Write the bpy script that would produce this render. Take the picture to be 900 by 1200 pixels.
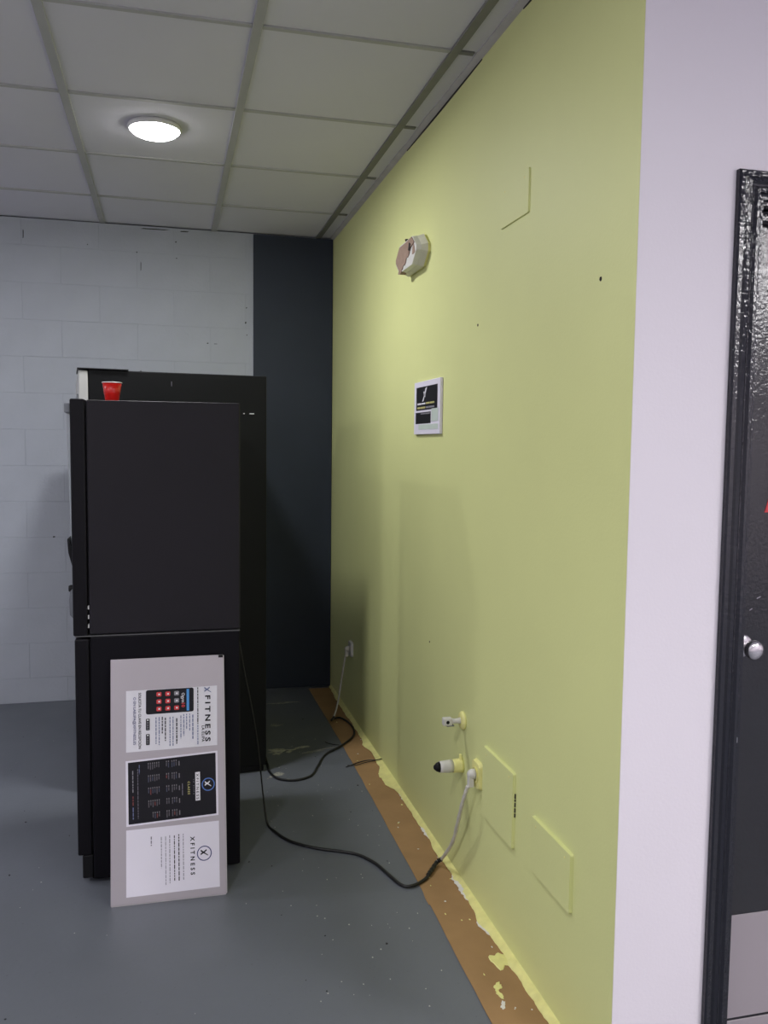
import bpy, bmesh, math, random
from mathutils import Matrix, Vector, noise

for o in list(bpy.data.objects):
    bpy.data.objects.remove(o, do_unlink=True)
scene = bpy.context.scene
COL = scene.collection
random.seed(7)

# ------------------------------------------------------------------ camera
FPX = 1008.54
CAM = Vector((0.0, 0.0, 1.4642))
cam_d = bpy.data.cameras.new('camera')
cam_d.sensor_fit = 'VERTICAL'
cam_d.sensor_height = 36.0
cam_d.lens = FPX / 1200.0 * 36.0
cam_d.clip_start = 0.05
cam = bpy.data.objects.new('camera', cam_d)
COL.objects.link(cam)
rgt = Vector((0.97002603, -0.24272827, 0.01151033))
dwn = Vector((-0.0075938, -0.07762364, -0.99695381))
fwd = Vector((0.24288235, 0.96698374, -0.07714018))
cam.matrix_world = Matrix((
    (rgt.x, -dwn.x, -fwd.x, CAM.x),
    (rgt.y, -dwn.y, -fwd.y, CAM.y),
    (rgt.z, -dwn.z, -fwd.z, CAM.z),
    (0, 0, 0, 1)))
scene.camera = cam

# ------------------------------------------------------------------ world, exposure
w = bpy.data.worlds.new('world')
scene.world = w
w.use_nodes = True
w.node_tree.nodes['Background'].inputs[0].default_value = (0.5, 0.52, 0.58, 1)
w.node_tree.nodes['Background'].inputs[1].default_value = 0.05
vs = scene.view_settings
vs.view_transform = 'Standard'
vs.look = 'None'
vs.gamma = 1.0
vs.use_curve_mapping = False
vs.exposure = 0.04
LAMP_W = 17.0
PANEL_W = 32.5

# ------------------------------------------------------------------ room measures (metres)
HC = 2.666      # ceiling
XW = 0.949      # yellow wall face
YB = 5.077      # back wall face
YD = 1.642      # white door wall face
GX, GY = 0.860, 2.601   # a crossing of the ceiling grid
SX, SY = 0.600, 0.6444
XL, XR, YF = -3.0, 6.2, -3.6


# ------------------------------------------------------------------ materials
def srgb(r, g, b):
    def f(c):
        c /= 255.0
        return c / 12.92 if c <= 0.04045 else ((c + 0.055) / 1.055) ** 2.4
    return (f(r), f(g), f(b), 1.0)


def mat(name, col, rough=0.6, metal=0.0, var=0.06, scale=6.0, bump=0.0, bscale=40.0, spec=0.5, coat=0.0, emit=0.0):
    m = bpy.data.materials.new(name)
    m.use_nodes = True
    nt = m.node_tree
    p = nt.nodes['Principled BSDF']
    p.inputs['Roughness'].default_value = rough
    p.inputs['Metallic'].default_value = metal
    p.inputs['Specular IOR Level'].default_value = spec
    if coat:
        p.inputs['Coat Weight'].default_value = coat
        p.inputs['Coat Roughness'].default_value = 0.12
    tc = nt.nodes.new('ShaderNodeTexCoord')
    n = nt.nodes.new('ShaderNodeTexNoise')
    n.inputs['Scale'].default_value = scale
    n.inputs['Detail'].default_value = 4.0
    nt.links.new(tc.outputs['Object'], n.inputs['Vector'])
    r = nt.nodes.new('ShaderNodeValToRGB')
    c = col
    lo = tuple(max(0, x * (1 - var)) for x in c[:3]) + (1,)
    hi = tuple(min(1, x * (1 + var)) for x in c[:3]) + (1,)
    r.color_ramp.elements[0].position = 0.3
    r.color_ramp.elements[1].position = 0.7
    r.color_ramp.elements[0].color = lo
    r.color_ramp.elements[1].color = hi
    nt.links.new(n.outputs['Fac'], r.inputs['Fac'])
    nt.links.new(r.outputs['Color'], p.inputs['Base Color'])
    if bump:
        b = nt.nodes.new('ShaderNodeBump')
        b.inputs['Strength'].default_value = bump
        b.inputs['Distance'].default_value = 0.004
        n2 = nt.nodes.new('ShaderNodeTexNoise')
        n2.inputs['Scale'].default_value = bscale
        n2.inputs['Detail'].default_value = 3.0
        nt.links.new(tc.outputs['Object'], n2.inputs['Vector'])
        nt.links.new(n2.outputs['Fac'], b.inputs['Height'])
        nt.links.new(b.outputs['Normal'], p.inputs['Normal'])
    if emit:
        p.inputs['Emission Color'].default_value = (1, 0.98, 0.97, 1)
        p.inputs['Emission Strength'].default_value = emit
    return m


def floor_material():
    m = mat('floor_paint', srgb(102, 106, 114), rough=0.42, var=0.10, scale=1.3, bump=0.12, bscale=55, spec=0.45)
    nt = m.node_tree
    p = nt.nodes['Principled BSDF']
    ramp = [n for n in nt.nodes if n.type == 'VALTORGB'][0]
    tc = [n for n in nt.nodes if n.type == 'TEX_COORD'][0]
    # worn greyer patches and fine specks of the paint itself
    n = nt.nodes.new('ShaderNodeTexNoise')
    n.inputs['Scale'].default_value = 90
    n.inputs['Detail'].default_value = 2
    nt.links.new(tc.outputs['Object'], n.inputs['Vector'])
    r2 = nt.nodes.new('ShaderNodeValToRGB')
    r2.color_ramp.elements[0].position = 0.70
    r2.color_ramp.elements[1].position = 0.76
    r2.color_ramp.elements[0].color = (0, 0, 0, 1)
    r2.color_ramp.elements[1].color = (0.35, 0.35, 0.35, 1)
    nt.links.new(n.outputs['Fac'], r2.inputs['Fac'])
    mx = nt.nodes.new('ShaderNodeMixRGB')
    mx.inputs['Color2'].default_value = srgb(60, 62, 66)
    nt.links.new(r2.outputs['Color'], mx.inputs['Fac'])
    nt.links.new(ramp.outputs['Color'], mx.inputs['Color1'])
    nt.links.new(mx.outputs['Color'], p.inputs['Base Color'])
    # roughness changes with wear
    n3 = nt.nodes.new('ShaderNodeTexNoise')
    n3.inputs['Scale'].default_value = 3.0
    nt.links.new(tc.outputs['Object'], n3.inputs['Vector'])
    mr = nt.nodes.new('ShaderNodeMapRange')
    mr.inputs['To Min'].default_value = 0.34
    mr.inputs['To Max'].default_value = 0.55
    nt.links.new(n3.outputs['Fac'], mr.inputs['Value'])
    nt.links.new(mr.outputs['Result'], p.inputs['Roughness'])
    return m


M = dict(
    floor=floor_material(),
    yellow=mat('yellow_paint', srgb(222, 226, 157), rough=0.55, var=0.025, scale=1.8, bump=0.10, bscale=120, spec=0.35),
    yellow_fresh=mat('yellow_paint_fresh', srgb(232, 228, 150), rough=0.45, var=0.08, scale=30, bump=0.3, bscale=60),
    white_wall=mat('white_plaster', srgb(231, 225, 231), rough=0.7, var=0.012, scale=2.0, bump=0.08, bscale=140, spec=0.3),
    block=mat('painted_block', srgb(176, 181, 190), rough=0.75, var=0.03, scale=5.0, bump=0.45, bscale=45, spec=0.3),
    mortar=mat('mortar', srgb(170, 175, 184), rough=0.85, var=0.05, scale=20, bump=0.4, bscale=60),
    dark_wall=mat('dark_blue_paint', srgb(46, 53, 65), rough=0.6, var=0.06, scale=3, bump=0.12, bscale=60, spec=0.35),
    tile=mat('ceiling_tile', srgb(213, 212, 222), rough=0.9, var=0.015, scale=3, bump=0.15, bscale=220, spec=0.2),
    bar=mat('tee_bar', srgb(172, 172, 172), rough=0.6, var=0.04, scale=10),
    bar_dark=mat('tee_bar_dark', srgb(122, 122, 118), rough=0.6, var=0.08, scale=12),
    edge_white=mat('edge_plaster', srgb(186, 184, 178), rough=0.85, var=0.06, scale=14, bump=0.4, bscale=50),
    gap=mat('dark_gap', srgb(46, 46, 38), rough=0.9, var=0.1),
    lamp_rim=mat('lamp_rim', srgb(215, 215, 215), rough=0.4, var=0.02),
    lamp_glow=mat('lamp_glow', (0.9, 0.9, 0.9, 1), rough=0.4, var=0.01, emit=25.0),
    fill_panel_glow=mat('fill_panel_glow', (0.9, 0.9, 0.9, 1), rough=0.4, var=0.01, emit=14.0),
    black=mat('machine_black', srgb(37, 35, 40), rough=0.5, var=0.07, scale=2.5, bump=0.05, bscale=300, spec=0.15),
    black2=mat('machine_black_satin', srgb(25, 26, 27), rough=0.5, var=0.08, scale=2.5, bump=0.05, bscale=300, spec=0.12),
    black_door=mat('door_edge_black', srgb(22, 21, 25), rough=0.45, var=0.06, scale=5, spec=0.12),
    black_base=mat('base_cabinet_black', srgb(20, 19, 24), rough=0.5, var=0.07, scale=2.5, bump=0.05, bscale=300, spec=0.1),
    seam=mat('grey_seam', srgb(96, 96, 98), rough=0.4, var=0.05, metal=0.3),
    pale_door=mat('pale_door', srgb(196, 197, 194), rough=0.5, var=0.02, scale=4),
    display=mat('display_front', srgb(150, 156, 160), rough=0.2, var=0.03, scale=4),
    grey_plastic=mat('grey_plastic', srgb(120, 124, 130), rough=0.4, var=0.04),
    black_plastic=mat('black_plastic', srgb(22, 22, 24), rough=0.45, var=0.05, spec=0.2),
    rubber=mat('cable_black', srgb(22, 22, 23), rough=0.5, var=0.1, scale=50),
    cord=mat('cord_white', srgb(205, 202, 192), rough=0.5, var=0.1, scale=40),
    plug=mat('plug_white', srgb(212, 210, 204), rough=0.45, var=0.04),
    red=mat('red_cup', srgb(214, 28, 22), rough=0.3, var=0.03),
    cup_white=mat('cup_white', srgb(236, 232, 230), rough=0.35, var=0.02),
    alu=mat('brushed_board', srgb(182, 175, 181), rough=0.42, var=0.03, scale=2.0, metal=0.35, spec=0.5),
    alu_edge=mat('board_edge', srgb(196, 192, 192), rough=0.35, var=0.04, metal=0.4),
    paper=mat('paper', srgb(226, 222, 234), rough=0.6, var=0.015, scale=8, spec=0.3),
    paper_gloss=mat('paper_gloss', srgb(222, 220, 228), rough=0.3, var=0.02, scale=8),
    ink=mat('ink_black', srgb(30, 29, 34), rough=0.6, var=0.05, spec=0.25),
    poster_black=mat('poster_black', srgb(23, 22, 28), rough=0.45, var=0.15, scale=10, spec=0.25),
    ink_grey=mat('ink_grey', srgb(120, 117, 130), rough=0.6, var=0.08, scale=60),
    ink_blue=mat('ink_blue', srgb(48, 52, 112), rough=0.6, var=0.05),
    ink_steel=mat('ink_steel', srgb(104, 112, 150), rough=0.6, var=0.05),
    ring_blue=mat('ring_blue', srgb(84, 120, 190), rough=0.6, var=0.05),
    bar_blue=mat('bar_blue', srgb(70, 146, 214), rough=0.5, var=0.05),
    ink_white=mat('ink_white', srgb(226, 224, 230), rough=0.6, var=0.03),
    ink_pale=mat('ink_pale', srgb(138, 136, 144), rough=0.6, var=0.08, scale=60),
    ink_dim=mat('ink_dim', srgb(116, 113, 118), rough=0.6, var=0.1, scale=80),
    ink_dim_grey=mat('ink_dim_grey', srgb(88, 84, 92), rough=0.6, var=0.1, scale=80),
    ink_dim_blue=mat('ink_dim_blue', srgb(66, 70, 92), rough=0.6, var=0.1),
    ink_red=mat('ink_red', srgb(206, 56, 62), rough=0.6, var=0.05),
    ink_brick=mat('ink_brick', srgb(118, 58, 58), rough=0.6, var=0.1),
    ink_yellow=mat('ink_yellow', srgb(190, 184, 118), rough=0.6, var=0.05),
    tape=mat('pale_tape', srgb(204, 216, 206), rough=0.4, var=0.04, scale=20),
    kraft=mat('kraft_paper', srgb(158, 126, 88), rough=0.8, var=0.08, scale=9, bump=0.15, bscale=90, spec=0.2),
    white_paint=mat('white_paint_edge', srgb(226, 224, 216), rough=0.6, var=0.05, scale=30, bump=0.3, bscale=80),
    gloss_black=mat('gloss_black_paint', srgb(34, 35, 42), rough=0.07, var=0.05, scale=8, bump=0.42, bscale=85, spec=0.5, coat=0.0),
    leaf_black=mat('door_leaf_paint', srgb(40, 40, 44), rough=0.12, var=0.06, scale=5, bump=0.30, bscale=100, spec=0.5),
    kick=mat('kick_plate', srgb(166, 158, 162), rough=0.5, var=0.02, scale=3, metal=0.1),
    chrome=mat('satin_chrome', srgb(214, 210, 212), rough=0.22, var=0.02, metal=0.9),
    brown=mat('peeled_brown', srgb(150, 126, 110), rough=0.8, var=0.12, scale=40),
    cream=mat('cream_plastic', srgb(212, 210, 196), rough=0.5, var=0.05, scale=30),
    hole=mat('dark_hole', srgb(40, 34, 30), rough=0.9, var=0.1),
    fleck=mat('pale_fleck', srgb(190, 190, 182), rough=0.8, var=0.1, scale=80),
    fleck_dark=mat('dark_fleck', srgb(34, 34, 36), rough=0.8, var=0.1),
    scuff=mat('scuffed_concrete', srgb(160, 159, 150), rough=0.85, var=0.25, scale=40, bump=0.3, bscale=90),
)


# ------------------------------------------------------------------ builders
def link(name, bm, m, parent=None, smooth=False, loc=None):
    me = bpy.data.meshes.new(name)
    bmesh.ops.recalc_face_normals(bm, faces=bm.faces)
    bm.to_mesh(me)
    bm.free()
    return link_mesh(name, me, m, parent, smooth, loc)


def link_mesh(name, me, m, parent=None, smooth=False, loc=None):
    if m is not None and len(me.materials) == 0:
        me.materials.append(M[m] if isinstance(m, str) else m)
    if smooth:
        for p in me.polygons:
            p.use_smooth = True
    o = bpy.data.objects.new(name, me)
    COL.objects.link(o)
    if parent is not None:
        o.parent = parent
    if loc is not None:
        o.location = loc
    return o


def empty(name, loc=(0, 0, 0), rz=0.0):
    o = bpy.data.objects.new(name, None)
    o.empty_display_size = 0.05
    COL.objects.link(o)
    o.location = loc
    o.rotation_euler = (0, 0, rz)
    return o


def tag(o, label, cat, group=None, kind=None):
    o['label'] = label
    o['category'] = cat
    if group:
        o['group'] = group
    if kind:
        o['kind'] = kind
    return o


def box(bm, x0, x1, y0, y1, z0, z1, bev=0.0, seg=1):
    vs_ = [bm.verts.new(c) for c in ((x0, y0, z0), (x1, y0, z0), (x1, y1, z0), (x0, y1, z0),
                                     (x0, y0, z1), (x1, y0, z1), (x1, y1, z1), (x0, y1, z1))]
    fs = [bm.faces.new([vs_[i] for i in f]) for f in
          ((3, 2, 1, 0), (4, 5, 6, 7), (0, 1, 5, 4), (1, 2, 6, 5), (2, 3, 7, 6), (3, 0, 4, 7))]
    if bev:
        es = list({e for f in fs for e in f.edges})
        bmesh.ops.bevel(bm, geom=es, offset=bev, segments=seg, affect='EDGES', profile=0.5)


def mkbox(name, m, parent, x0, x1, y0, y1, z0, z1, bev=0.0, seg=1):
    bm = bmesh.new()
    box(bm, x0, x1, y0, y1, z0, z1, bev, seg)
    return link(name, bm, m, parent)


def spline(pts, n=8):
    P = [Vector(p) for p in pts]
    P = [P[0] * 2 - P[1]] + P + [P[-1] * 2 - P[-2]]
    out = []
    for i in range(1, len(P) - 2):
        for k in range(n):
            t = k / n
            a, b, c, d = P[i - 1], P[i], P[i + 1], P[i + 2]
            out.append(0.5 * ((2 * b) + (c - a) * t + (2 * a - 5 * b + 4 * c - d) * t * t + (3 * b - a - 3 * c + d) * t ** 3))
    out.append(P[-2])
    return out


def tube(bm, path, rad, seg=8):
    n = len(path)
    prev = Vector((0, 0, 1))
    rings = []
    for i, p in enumerate(path):
        t = (path[min(i + 1, n - 1)] - path[max(i - 1, 0)])
        if t.length < 1e-9:
            t = Vector((1, 0, 0))
        t.normalize()
        u = prev - t * prev.dot(t)
        if u.length < 1e-4:
            u = t.orthogonal()
        u.normalize()
        prev = u
        v = t.cross(u)
        r = rad(i / (n - 1)) if callable(rad) else rad
        rings.append([bm.verts.new(p + (u * math.cos(2 * math.pi * k / seg) + v * math.sin(2 * math.pi * k / seg)) * r) for k in range(seg)])
    for a, b in zip(rings, rings[1:]):
        for k in range(seg):
            bm.faces.new((a[k], a[(k + 1) % seg], b[(k + 1) % seg], b[k]))
    bm.faces.new(rings[0][::-1])
    bm.faces.new(rings[-1])


def mktube(name, m, parent, pts, rad, n=8, seg=8):
    bm = bmesh.new()
    tube(bm, spline(pts, n), rad, seg)
    return link(name, bm, m, parent, smooth=True)


def lathe(bm, prof, mat4=None, seg=32, caps=(True, True)):
    """profile of (radius, height) turned about local Z, then moved by mat4"""
    rings = []
    for r, h in prof:
        ring = []
        for k in range(seg):
            a = 2 * math.pi * k / seg
            p = Vector((r * math.cos(a), r * math.sin(a), h))
            ring.append(bm.verts.new(mat4 @ p if mat4 else p))
        rings.append(ring)
    for a, b in zip(rings, rings[1:]):
        for k in range(seg):
            bm.faces.new((a[k], a[(k + 1) % seg], b[(k + 1) % seg], b[k]))
    if caps[0]:
        bm.faces.new(rings[0][::-1])
    if caps[1]:
        bm.faces.new(rings[-1])


def frame_mat(origin, X, Y, Z):
    return Matrix(((X[0], Y[0], Z[0], origin[0]), (X[1], Y[1], Z[1], origin[1]), (X[2], Y[2], Z[2], origin[2]), (0, 0, 0, 1)))


def prism(bm, outline, z0, z1, mat4=None, inset=None):
    """closed outline [(a,b)] lifted from z0 to z1; inset = outline for the top"""
    top = inset or outline
    lo = [bm.verts.new(mat4 @ Vector((a, b, z0)) if mat4 else (a, b, z0)) for a, b in outline]
    hi = [bm.verts.new(mat4 @ Vector((a, b, z1)) if mat4 else (a, b, z1)) for a, b in top]
    n = len(lo)
    for i in range(n):
        bm.faces.new((lo[i], lo[(i + 1) % n], hi[(i + 1) % n], hi[i]))
    bm.faces.new(lo[::-1])
    bm.faces.new(hi)


def rounded(x0, x1, y0, y1, r, n=5):
    pts = []
    for cx, cy, a0 in ((x1 - r, y1 - r, 0), (x0 + r, y1 - r, 90), (x0 + r, y0 + r, 180), (x1 - r, y0 + r, 270)):
        for k in range(n + 1):
            a = math.radians(a0 + 90 * k / n)
            pts.append((cx + r * math.cos(a), cy + r * math.sin(a)))
    return pts


# frame of anything flat on the yellow wall: x along the wall towards the camera, y up, z out into the room
def wall_frame(y, z, off=0.0):
    return frame_mat((XW - off, y, z), (0, -1, 0), (0, 0, 1), (-1, 0, 0))


# ================================================================== THE SETTING
o = mkbox('floor', 'floor', None, XL, XR, YF, YB + 0.12, -0.1, 0.0)
tag(o, 'blue grey painted concrete floor with pale specks and scuffs', 'floor', kind='structure')
floor = o

# back wall: mortar core with proud painted blocks
o = mkbox('wall_back', 'mortar', None, XL, XW + 0.1, YB + 0.0017, YB + 0.12, 0.0, HC)
tag(o, 'white painted concrete block wall at the far end', 'wall', kind='structure')
wall_back = o
block_meshes = {}


def block_mesh(wd, ht):
    key = (round(wd, 3), round(ht, 3))
    if key not in block_meshes:
        bm = bmesh.new()
        box(bm, 0, wd, 0, 0.011, 0, ht, 0.0011, 1)
        bmesh.ops.recalc_face_normals(bm, faces=bm.faces)
        me = bpy.data.meshes.new('block')
        bm.to_mesh(me)
        bm.free()
        me.materials.append(M['block'])
        block_meshes[key] = me
    return block_meshes[key]


courses = [(0.0, 0.14)] + [(0.14 + 0.1985 * k, 0.14 + 0.1985 * (k + 1)) for k in range(12)] + [(0.14 + 0.1985 * 12, HC)]
J = 0.0007
for i, (za, zb) in enumerate(courses):
    off = -0.76 if i % 2 == 1 else -0.56
    x = off - 0.4 * 4
    while x < 0.485:
        a, b = max(x, -2.2), min(x + 0.4, 0.485)
        if b - a > 0.03:
            link_mesh('block', block_mesh(b - a - J, zb - za - J), None, wall_back,
                      loc=(a + J / 2, YB - 0.0002 + random.uniform(-0.00025, 0.00025), za + J / 2))
        x += 0.4

# chips and marks in the paint of the block wall
for (x, z, wd, ht) in ((-0.139, 2.445, 0.004, 0.052), (0.052, 2.590, 0.008, 0.008), (-0.42, 2.545, 0.006, 0.006), (-0.16, 2.520, 0.006, 0.008), (0.055, 2.500, 0.008, 0.005),
                       (0.225, 2.035, 0.010, 0.006), (0.270, 2.033, 0.020, 0.003), (-0.145, 1.865, 0.008, 0.006), (-0.749, 2.58, 0.005, 0.05), (-0.62, 0.935, 0.014, 0.008),
                       (0.445, 2.245, 0.006, 0.008), (0.440, 2.16, 0.008, 0.012), (0.447, 2.09, 0.006, 0.006), (-0.06, 2.652, 0.16, 0.006), (0.10, 2.650, 0.05, 0.006)):
    bm = bmesh.new()
    prism(bm, [(-wd / 2, -ht / 2), (wd * 0.3, -ht * 0.4), (wd / 2, ht * 0.3), (0, ht / 2), (-wd * 0.4, ht * 0.35)], 0.0, 0.0008,
          frame_mat((x, YB - 0.0004, z), (1, 0, 0), (0, 0, 1), (0, -1, 0)))
    link('paint_chip', bm, 'gap', wall_back)

# dark painted column beside the yellow wall
bm = bmesh.new()
box(bm, 0.484, XW - 0.0025, YB - 0.012, YB + 0.02, 0.004, HC - 0.004, 0.004, 2)
o = link('wall_column', bm, 'dark_wall')
tag(o, 'dark slate blue painted column in the far corner beside the yellow wall', 'wall', kind='structure')

bm = bmesh.new()
box(bm, 0.463, 0.4838, YB - 0.004, YB + 0.001, 0.004, HC - 0.004, 0.0015, 1)
o = link('trim_2', bm, 'block')
tag(o, 'narrow white plaster strip along the left edge of the dark column', 'trim', kind='structure')

# yellow wall
bm = bmesh.new()
box(bm, XW, XW + 0.1, YD + 0.002, YB + 0.12, 0.0, HC + 0.02)
wall_right = link('wall_right', bm, 'yellow')
tag(wall_right, 'pale yellow green painted wall running into the room on the right', 'wall', kind='structure')
for (yy, zz, r) in ((1.798, 1.844, 0.0055), (2.593, 1.845, 0.0045), (3.05, 0.73, 0.004)):
    bm = bmesh.new()
    lathe(bm, [(r, 0.0), (r * 0.8, 0.0012)], wall_frame(yy, zz), 10)
    link('screw_hole', bm, 'hole', wall_right)

# ragged fresh paint along the foot of the yellow wall
random.seed(11)


def ragged(name, m, wfun, ztop, zout, y0=1.66, y1=5.04, step=0.006):
    bm = bmesh.new()
    rows = []
    n = int((y1 - y0) / step)
    for i in range(n + 1):
        y = y0 + (y1 - y0) * i / n
        wd = wfun(y)
        rows.append([bm.verts.new((XW + 0.002, y, ztop)), bm.verts.new((XW - wd * 0.45, y, ztop * 0.62 + zout * 0.38)),
                     bm.verts.new((XW - wd, y, zout)), bm.verts.new((XW - wd, y, 0.0024)), bm.verts.new((XW + 0.002, y, 0.0024))])
    for a, b in zip(rows, rows[1:]):
        for k in range(5):
            bm.faces.new((a[k], a[(k + 1) % 5], b[(k + 1) % 5], b[k]))
    bm.faces.new(rows[0])
    bm.faces.new(rows[-1][::-1])
    return link(name, bm, m, wall_right)


def w_yellow(y):
    v = 0.020 + 0.010 * noise.noise((y * 3.1, 0.3, 0)) + 0.006 * noise.noise((y * 17, 1.7, 0)) + 0.007 * noise.noise((y * 55, 3.1, 0)) * max(0, 0.4 + noise.noise((y * 4, 9, 0)))
    for c, a, s in ((3.99, 0.020, 0.05), (3.60, 0.026, 0.07), (3.50, 0.022, 0.05), (2.86, 0.010, 0.06), (2.40, 0.012, 0.05)):
        v += a * math.exp(-((y - c) / s) ** 2)
    return max(0.008, v)


def w_white(y):
    v = w_yellow(y) - 0.004 + 0.010 * noise.noise((y * 9, 8.2, 0)) + 0.006 * noise.noise((y * 65, 5.1, 0))
    for c, a, s in ((2.60, 0.010, 0.12), (2.35, 0.010, 0.07), (3.02, 0.007, 0.08), (3.3, 0.005, 0.10)):
        v += a * math.exp(-((y - c) / s) ** 2)
    return max(0.005, v)


ragged('paint_edge', 'yellow_fresh', w_yellow, 0.016, 0.0045)
ragged('undercoat_edge', 'white_paint', w_white, 0.010, 0.0034)

# white wall with the door opening
DX0, DX1, DZ = 1.236, 2.06, 1.990
bm = bmesh.new()
box(bm, XW + 0.0006, DX0, YD, YD + 0.12, 0, HC + 0.02)
box(bm, DX0, DX1, YD, YD + 0.12, DZ, HC + 0.02)
box(bm, DX1, XR, YD, YD + 0.12, 0, HC + 0.02)
o = link('wall_door', bm, 'white_wall')
tag(o, 'lilac white plaster wall around the dark door', 'wall', kind='structure')

for nm, b, lab in (('wall_left', (XL - 0.1, XL, YF, YB + 0.12, 0, HC), 'white wall on the left outside the view'),
                   ('wall_front', (XL - 0.1, XR + 0.1, YF - 0.1, YF, 0, HC), 'white wall behind the viewer'),
                   ('wall_side', (XR, XR + 0.1, YF, YD + 0.12, 0, HC), 'white wall at the far right outside the view')):
    o = mkbox(nm, 'white_wall', None, *b)
    tag(o, lab, 'wall', kind='structure')

# ceiling: slab, separate tiles and tee bars
ceil = mkbox('ceiling', 'tile', None, XL - 0.1, XR + 0.1, YF - 0.1, YB + 0.2, HC + 0.022, HC + 0.1)
tag(ceil, 'suspended ceiling of pale grey square tiles in a grey grid', 'ceiling', kind='structure')
tile_meshes = {}


def tile_mesh(wx, wy):
    key = (round(wx, 3), round(wy, 3))
    if key not in tile_meshes:
        bm = bmesh.new()
        box(bm, 0, wx, 0, wy, 0, 0.016, 0.002, 1)
        bmesh.ops.recalc_face_normals(bm, faces=bm.faces)
        me = bpy.data.meshes.new('ceiling_tile')
        bm.to_mesh(me)
        bm.free()
        me.materials.append(M['tile'])
        tile_meshes[key] = me
    return tile_meshes[key]


xs = [GX - SX * k for k in range(6, -1, -1)] + [XW - 0.0]
ys = [GY + SY * k for k in range(-5, 4)] + [YB]
for i in range(len(xs) - 1):
    for j in range(len(ys) - 1):
        a, b, c, d = xs[i], xs[i + 1], ys[j], ys[j + 1]
        if d - c < 0.03:
            continue
        g = 0.003
        link_mesh('ceiling_tile', tile_mesh(b - a - 2 * g, d - c - 2 * g), None, ceil,
                  loc=(a + g, c + g, HC + 0.003 + random.uniform(0, 0.0015)))
BW = 0.0145
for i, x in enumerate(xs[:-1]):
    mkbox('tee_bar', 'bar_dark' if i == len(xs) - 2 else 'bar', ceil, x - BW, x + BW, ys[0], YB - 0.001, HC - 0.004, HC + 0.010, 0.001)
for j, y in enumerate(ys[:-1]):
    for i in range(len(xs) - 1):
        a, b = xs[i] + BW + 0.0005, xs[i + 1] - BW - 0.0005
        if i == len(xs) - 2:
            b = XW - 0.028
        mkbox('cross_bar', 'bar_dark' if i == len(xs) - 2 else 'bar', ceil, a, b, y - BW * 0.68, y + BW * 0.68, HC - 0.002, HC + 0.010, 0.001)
# outer plain field of the ceiling, beyond the tiles that can be seen
bm = bmesh.new()
box(bm, XL, xs[0] - 0.003, YF, YB, HC + 0.003, HC + 0.021)
box(bm, XW + 0.11, XR, YF, YD - 0.001, HC + 0.003, HC + 0.021)
box(bm, xs[0] - 0.003, XW + 0.11, YF, ys[0] - 0.016, HC + 0.003, HC + 0.021)
box(bm, XW, XW + 0.11, ys[0] - 0.016, YD - 0.001, HC + 0.003, HC + 0.021)
link('ceiling_field', bm, 'tile', ceil)
# plaster edge where the ceiling meets the yellow wall, with a dark crack
bm = bmesh.new()
rows = []
for k in range(90):
    y = 1.66 + (YB - 1.68) * k / 89
    wd = 0.019 + 0.006 * noise.noise((y * 4, 2, 0)) + 0.003 * noise.noise((y * 20, 5, 0))
    rows.append([bm.verts.new((XW + 0.001, y, HC - 0.010)), bm.verts.new((XW + 0.001, y, HC + 0.014)),
                 bm.verts.new((XW - wd, y, HC + 0.014)), bm.verts.new((XW - wd, y, HC - 0.001)), bm.verts.new((XW - wd * 0.5, y, HC - 0.006))])
for a, b in zip(rows, rows[1:]):
    for k in range(5):
        bm.faces.new((a[k], a[(k + 1) % 5], b[(k + 1) % 5], b[k]))
bm.faces.new(rows[0])
bm.faces.new(rows[-1][::-1])
o = link('trim_1', bm, 'edge_white')
tag(o, 'rough pale plaster edge between ceiling tiles and yellow wall', 'trim', kind='structure')
edge = o
for ya, yb, hh in ((2.60, 3.46, 0.0030), (2.02, 2.28, 0.0030)):
    bm = bmesh.new()
    pr = []
    for k in range(13):
        y = ya + (yb - ya) * k / 12
        h = hh * math.sin(math.pi * (0.08 + 0.84 * k / 12)) + 0.0008
        pr.append((bm.verts.new((XW - 0.0022, y, HC - 0.0105)), bm.verts.new((XW - 0.0022, y, HC - 0.0105 - h * 1.8)),
                   bm.verts.new((XW + 0.001, y, HC - 0.0105 - h * 1.8)), bm.verts.new((XW + 0.001, y, HC - 0.0105))))
    for a, b in zip(pr, pr[1:]):
        for k in range(4):
            bm.faces.new((a[k], a[(k + 1) % 4], b[(k + 1) % 4], b[k]))
    bm.faces.new(pr[0])
    bm.faces.new(pr[-1][::-1])
    link('crack', bm, 'gap', edge)


# ------------------------------------------------------------------ ceiling lights
def downlight(x, y, label, watts):
    t = empty('ceiling_downlight', (x, y, HC - 0.004))
    tag(t, label, 'ceiling light', 'round ceiling downlights')
    bm = bmesh.new()
    lathe(bm, [(0.088, 0.007), (0.098, 0.006), (0.101, 0.0), (0.100, -0.008), (0.095, -0.012), (0.0925, -0.004)], None, 40, (True, True))
    link('rim', bm, 'lamp_rim', t, smooth=True)
    bm = bmesh.new()
    pr = [(0.0920, -0.004)] + [(0.0915 * math.cos(a), -0.008 - 0.030 * math.sin(a)) for a in [math.radians(d) for d in (0, 15, 30, 45, 60, 75, 87)]]
    lathe(bm, pr, None, 40, (True, True))
    link('diffuser', bm, 'lamp_glow', t, smooth=True)
    ld = bpy.data.lights.new('lamp_light', 'AREA')
    ld.shape = 'DISK'
    ld.size = 0.16
    ld.energy = watts
    ld.color = (0.97, 0.975, 1.0)
    lo = bpy.data.objects.new('lamp_light', ld)
    COL.objects.link(lo)
    lo.parent = t
    lo.location = (0, 0, -0.042)
    return t


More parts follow.
